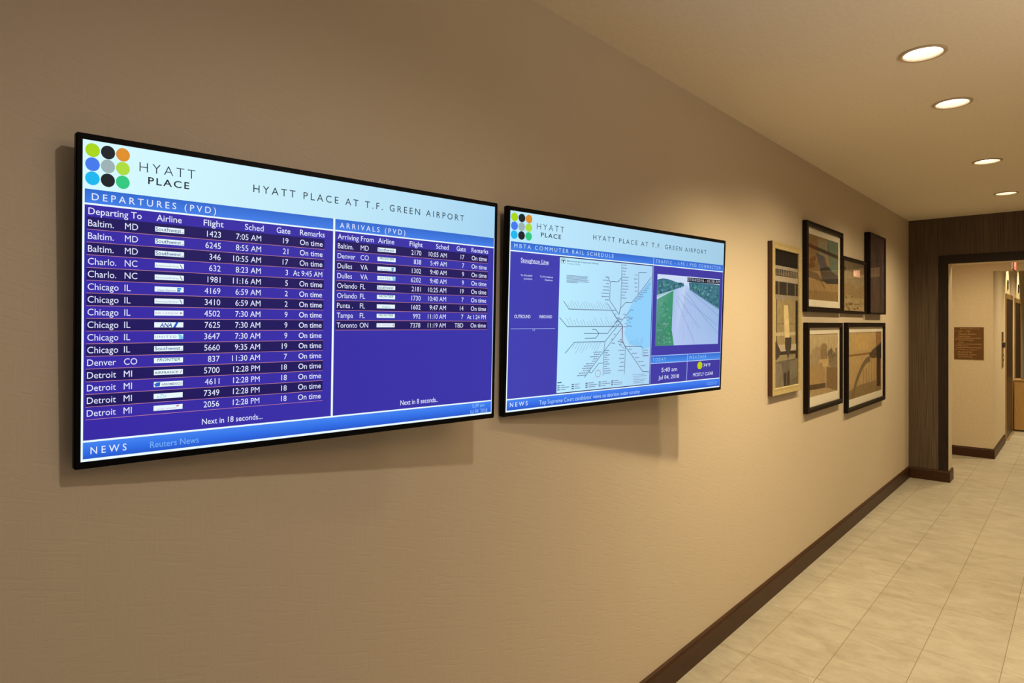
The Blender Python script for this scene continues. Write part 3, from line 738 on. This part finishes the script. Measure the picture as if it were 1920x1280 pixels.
def art_tail(s):
    R = s.rect
    R(0, 0, 1, 1, lin(160, 132, 92), 0)
    s.poly([(0, 0), (.30, 0), (.34, .45), (.40, .55), (0, .55)], lin(150, 120, 80), 1)
    s.poly([(.62, 0), (1, 0), (1, .62), (.72, .56)], lin(112, 128, 112), 1)
    s.poly([(.30, .05), (.64, .04), (.62, .30), (.36, .28)], lin(150, 142, 118), 1)
    s.poly([(0, .145), (1, .215), (1, .275), (0, .20)], lin(70, 58, 44), 2); s.poly([(0, .145), (.28, .165), (.28, .215), (0, .20)], lin(112, 52, 30), 3)
    s.poly([(.25, .26), (.52, .29), (.74, .62), (.48, .62)], lin(98, 92, 100), 3)
    s.poly([(.38, .50), (.66, .44), (.82, .52), (1, .56), (1, .70), (.60, .72), (.44, .66)], lin(58, 56, 58), 4)
    s.poly([(0, .56), (.30, .58), (.52, .70), (0, .66)], lin(104, 82, 52), 3)
    for u, v in ((.12, .40), (.20, .36), (.18, .46), (.09, .48)): s.ell(u, v, .05, .045, lin(128, 86, 44), 3, 18)
    s.poly([(0, .66), (.5, .70), (1, .66), (1, 1), (0, 1)], lin(172, 142, 96), 2)
    s.poly([(0, .86), (1, .84), (1, 1), (0, 1)], lin(150, 122, 80), 3)
    s.line([(.30, .62), (.55, .80)], .012, lin(120, 96, 66), 4); s.line([(.62, .10), (.72, .26)], .012, lin(70, 72, 64), 4)

def art_small(s):
    R = s.rect
    R(0, 0, 1, 1, lin(150, 136, 112), 0, lin(184, 162, 122))
    s.poly([(0, .0), (1, .02), (1, .22), (0, .20)], lin(118, 104, 82), 1)
    R(.08, .14, .13, .22, lin(60, 50, 40), 2)
    s.poly([(0, .50), (.35, .42), (.62, .55), (1, .46), (1, .72), (0, .75)], lin(158, 134, 96), 2)
    rnd = random.Random(3)
    for i in range(26): s.ell(rnd.uniform(.08, .92), rnd.uniform(.70, .97), rnd.uniform(.02, .07), rnd.uniform(.01, .03), rnd.choice([lin(190, 162, 110), lin(120, 98, 66), lin(150, 128, 90)]), 3, 10)

def art_streak(s):
    s.rect(0, 0, 1, 1, lin(84, 66, 66), 0, lin(76, 60, 52))
    rnd = random.Random(9)
    for i in range(26):
        u = rnd.uniform(0, .95); v = rnd.uniform(-.05, .6); wd = rnd.uniform(.01, .05); L = rnd.uniform(.2, .6)
        u2 = min(1, u + rnd.uniform(.02, .22)); v0 = max(0, v); v1 = min(1, v + L)
        s.poly([(u, v0), (min(1, u + wd), v0), (min(1, u2 + wd), v1), (u2, v1)], rnd.choice([lin(104, 82, 88), lin(58, 44, 46), lin(124, 106, 108), lin(96, 74, 76), lin(66, 50, 56)]), 1 + i % 5)

def art_dome(s):
    s.rect(0, 0, 1, 1, lin(206, 188, 150), 0, lin(184, 160, 120))
    B = lin(140, 122, 94)
    s.poly([(0, .40), (.12, .26), (.26, .20), (.38, .22), (.60, .34), (.66, .46), (.5, .52), (0, .50)], lin(176, 156, 122), 1)
    R = s.rect
    R(.40, .24, .62, .42, lin(170, 144, 104), 2)
    n = 16; s.poly([(.51 + .12 * math.cos(math.pi * i / n), .24 - .085 * math.sin(math.pi * i / n)) for i in range(n + 1)], lin(160, 134, 96), 3)
    for i in range(6): R(.41 + .036 * i, .25, .425 + .036 * i, .42, B, 4)
    R(.34, .42, .70, .47, lin(206, 178, 132), 3); R(.46, .46, .64, .54, lin(214, 186, 140), 4)
    s.poly([(0, .50), (.46, .50), (.56, .60), (.56, .85), (0, .85)], lin(182, 152, 106), 2)
    s.poly([(.64, .30), (.76, .24), (.92, .34), (1, .30), (1, .62), (.86, .60), (.70, .55)], lin(148, 130, 102), 3)
    rnd = random.Random(5)
    for i in range(22): s.ell(rnd.uniform(.66, .97), rnd.uniform(.26, .48), rnd.uniform(.02, .05), rnd.uniform(.02, .045), rnd.choice([lin(112, 98, 78), lin(136, 120, 94), lin(158, 140, 110)]), 4, 10)
    s.poly([(.60, .56), (1, .60), (1, 1), (.60, .90)], lin(140, 112, 76), 3)
    s.poly([(0, .80), (.56, .82), (.56, .90), (0, .88)], lin(96, 76, 52), 4)

def art_arch(s):
    s.rect(0, 0, 1, 1, lin(204, 176, 126), 0, lin(190, 160, 110))
    s.rect(.20, .04, .62, .28, lin(214, 180, 120), 1); s.rect(.82, 0, 1, 1, lin(164, 124, 78), 1)
    s.poly([(0, .33), (.66, .33), (.66, .36), (0, .36)], lin(150, 112, 64), 2)
    pts = []
    for i in range(15):
        a = i / 14; pts.append((.12 + .50 * a, .99 - .55 * math.sin(a * math.pi / 2) ** 0.8))
    s.line(pts, .045, lin(124, 104, 76), 3)
    s.poly([(.60, .36), (.74, .28), (.86, .24), (1, .17), (1, .42), (.88, .42), (.76, .44), (.66, .42)], lin(84, 68, 48), 4)
    s.poly([(.84, .28), (1, .20), (1, .46), (.86, .44)], lin(38, 30, 24), 5); s.rect(.86, .44, .97, .92, lin(66, 46, 30), 4)
    for u in (.60, .68, .76): s.line([(u, .44), (u, .90)], .010, lin(150, 116, 70), 3)
    s.poly([(0, .88), (.3, .82), (1, .80), (1, 1), (0, 1)], lin(146, 122, 82), 2)
    for u in (.44, .52): s.line([(u, .58), (u, .86)], .008, lin(128, 98, 60), 3)

picture(3.650, 4.144, 1.146, 2.021, 0.030, 0.040, M['goldframe'], M['brownside'], art_industrial, 'tall black-and-white industrial print in a pale gold frame, nearest the television', rabbet=0.012)
picture(4.245, 5.062, 1.631, 2.210, 0.030, 0.034, M['darkframe'], M['darkframe'], art_tail, 'large dark-framed print of a grey tail fin over tan and teal, upper row', (0.03, 0.042, 0.045, 0.046))
picture(5.076, 5.740, 1.631, 2.051, 0.026, 0.022, M['darkframe'], M['darkframe'], art_small, 'smallest dark-framed print, tan and half hidden between the two upper frames', rabbet=0.012)
picture(5.776, 6.320, 1.635, 2.297, 0.045, 0.014, M['darkframe'], M['darkframe'], art_streak, 'deep black-edged picture of dark purple streaks, highest and farthest along the wall', rabbet=0.008)
picture(4.262, 5.050, 0.982, 1.562, 0.030, 0.034, M['darkframe'], M['darkframe'], art_dome, 'dark-framed sepia print of a domed building, lower row, left of the arch print', (0.03, 0.042, 0.045, 0.062))
picture(5.176, 6.376, 0.892, 1.564, 0.030, 0.034, M['darkframe'], M['darkframe'], art_arch, 'dark-framed sepia print with a sweeping arch, lower row and farthest right', (0.03, 0.042, 0.045, 0.055))

# ------------------------------------------------------------------ beyond the opening
# directory sign on the far wall (faces -x)
t = tag(empty('directory_sign', (XF, -0.319, 1.139)), 'bronze brown directory sign with tan lettering on the beige wall beyond the opening', 'sign')
box('plate', (-0.008, -0.142, 0), (-0.0005, 0.142, 0.378), M['sign'], t, 0.0015)
s = Sheet(0.284, 0.378, 0.0004)
TC = lin(196, 158, 108)
s.text('Meeting & Restrooms', .20, .030, .062, TC, .86)
s.text('101 - 107', .15, .105, .150, TC, .56); s.text('Meeting Rooms', .15, .190, .230, TC, .74); s.text('Restrooms', .15, .262, .302, TC, .54)
s.text('Fitness Center', .15, .375, .415, TC, .68); s.text('Pool', .15, .448, .486, TC, .31)
s.text('Elevators', .15, .560, .596, TC, .48); s.text('TF Green Airport', .14, .680, .716, TC, .80)
s.text('Shuttle & Rail', .14, .748, .790, TC, .62); s.text('InterLink Station', .14, .826, .866, TC, .76); s.text('and Parking', .14, .900, .936, TC, .62)
for v in (.334, .520, .632): s.rect(.07, v, .92, v + .010, TC, 1)
for v in (.125, .390, .578, .700): s.poly([(.055, v - .014), (.095, v), (.055, v + .014)], lin(235, 205, 165), 2)
o = s.build('lettering', M['signtext'], t)
o.matrix_local = Matrix.Translation((-0.0086, 0, 0.189)) @ Matrix(((0, 0, -1, 0), (-1, 0, 0, 0), (0, 1, 0, 0), (0, 0, 0, 1)))
o['label'] = 'raised tan lettering'

# exit sign hanging parallel to the hall
t = tag(empty('exit_sign', (8.60, -0.778, H)), 'glowing red exit sign hanging from the ceiling beyond the opening', 'exit sign')
box('housing', (-0.155, -0.006, 2.12 - H), (0.155, 0.006, 2.325 - H), M['darkgrey'], t, 0.002)
for sg in (-1, 1):
    f = box('lit_face', (-0.148, sg * 0.0062 if sg > 0 else -0.0080, 2.126 - H), (0.148, 0.0080 if sg > 0 else -0.0062, 2.319 - H), M['exit'], t); f['label'] = 'glowing red face'
    s = Sheet(0.296, 0.193, 0.0003); s.text('EXIT', .12, .22, .80, lin(255, 150, 125), .88, weight=0.02)
    o = s.build('letters', M['exitletter'], f)
    R_ = Matrix(((sg * -1, 0, 0, 0), (0, 0, sg, sg * 0.0085), (0, 1, 0, 2.2225 - H), (0, 0, 0, 1)))
    o.matrix_local = R_
bm = bmesh.new(); lathe(bm, [(0, 0), (0.045, 0), (0.045, -0.014), (0.010, -0.020), (0.010, 2.325 - H), (0, 2.325 - H)], 24)
bm_obj('stem', bm, M['darkgrey'], t)

# elevators in the corridor wall
def elevator(x0, x1, ztop, label):
    t = tag(empty('elevator', ((x0 + x1) / 2, YEL, 0)), label, 'elevator', 'elevators in the corridor beyond the opening')
    hw = (x1 - x0) / 2; j = 0.07
    bm = bmesh.new()
    add_box(bm, (-hw - j, -0.009, 0), (-hw, -0.0005, ztop + 0.07), 0.002); add_box(bm, (hw, -0.009, 0), (hw + j, -0.0005, ztop + 0.07), 0.002)
    add_box(bm, (-hw, -0.009, ztop), (hw, -0.0005, ztop + 0.07), 0.002)
    bm_obj('door_frame', bm, M['bronze'], t)
    for a, b in ((-hw, -0.002), (0.002, hw)):
        box('door_panel', (a + 0.001, -0.005, 0.006), (b, -0.001, ztop - 0.001), M['door'], t, 0.001)
    box('sill', (-hw, -0.030, 0.0005), (hw, -0.011, 0.005), M['bronze'], t)
    return t
elevator(10.79, 11.76, 1.895, 'nearer dark elevator door in a bronze frame, beside the call panel')
elevator(12.25, 13.36, 1.880, 'farther dark elevator door in a bronze frame, at the right edge')

def hall_lantern(x, z0, z1, label):
    t = tag(empty('hall_lantern', (x, YEL, z0)), label, 'elevator indicator', 'elevator floor indicators')
    box('cover_plate', (-0.055, -0.010, 0), (0.055, -0.0005, z1 - z0), M['darkgrey'], t, 0.003)
    box('display_window', (-0.035, -0.012, (z1 - z0) * 0.55), (0.035, -0.0101, (z1 - z0) * 0.9), M['black'], t)
hall_lantern(11.03, 2.030, 2.155, 'small dark floor indicator above the nearer elevator door')
hall_lantern(12.92, 2.050, 2.180, 'small dark floor indicator above the farther elevator door')

t = tag(empty('call_panel', (10.25, YEL, 1.0)), 'bronze elevator call panel on the beige wall left of the nearer elevator', 'control panel')
box('upper_plate', (-0.055, -0.012, 0.33), (0.055, -0.0005, 0.455), M['plate'], t, 0.002)
box('card_reader', (-0.055, -0.030, 0.255), (0.055, -0.0005, 0.322), M['darkgrey'], t, 0.003)
p = box('lower_plate', (-0.055, -0.012, 0.0), (0.055, -0.0005, 0.25), M['bronze'], t, 0.002)
for z in (0.10, 0.16):
    bm = bmesh.new(); bmesh.ops.create_cone(bm, cap_ends=True, segments=20, radius1=0.016, radius2=0.014, depth=0.006, matrix=Matrix.Translation((0, -0.0145, z)) @ Matrix.Rotation(math.pi / 2, 4, 'X'))
    bm_obj('button', bm, M['darkgrey'], p)

# golden waste bin between the elevators
t = tag(empty('waste_bin', (11.98, -0.730, 0)), 'golden metal waste bin standing between the two elevator doors', 'waste bin')
bm = bmesh.new(); add_box(bm, (-0.16, -0.16, 0.018), (0.16, 0.16, 0.715), 0.006); bm_obj('body', bm, M['gold'], t)
bm = bmesh.new(); add_box(bm, (-0.165, -0.165, 0.7155), (0.165, 0.165, 0.748), 0.005); bm_obj('lid', bm, M['bronze'], t)
bm = bmesh.new(); add_box(bm, (-0.150, -0.150, 0), (0.150, 0.150, 0.0175)); bm_obj('plinth', bm, M['darkgrey'], t)
bm = bmesh.new(); lathe(bm, [(0.085, 0.7485), (0.095, 0.7485), (0.095, 0.753), (0.085, 0.753), (0.085, 0.7485)], 32); bm_obj('opening_rim', bm, M['darkgrey'], t)
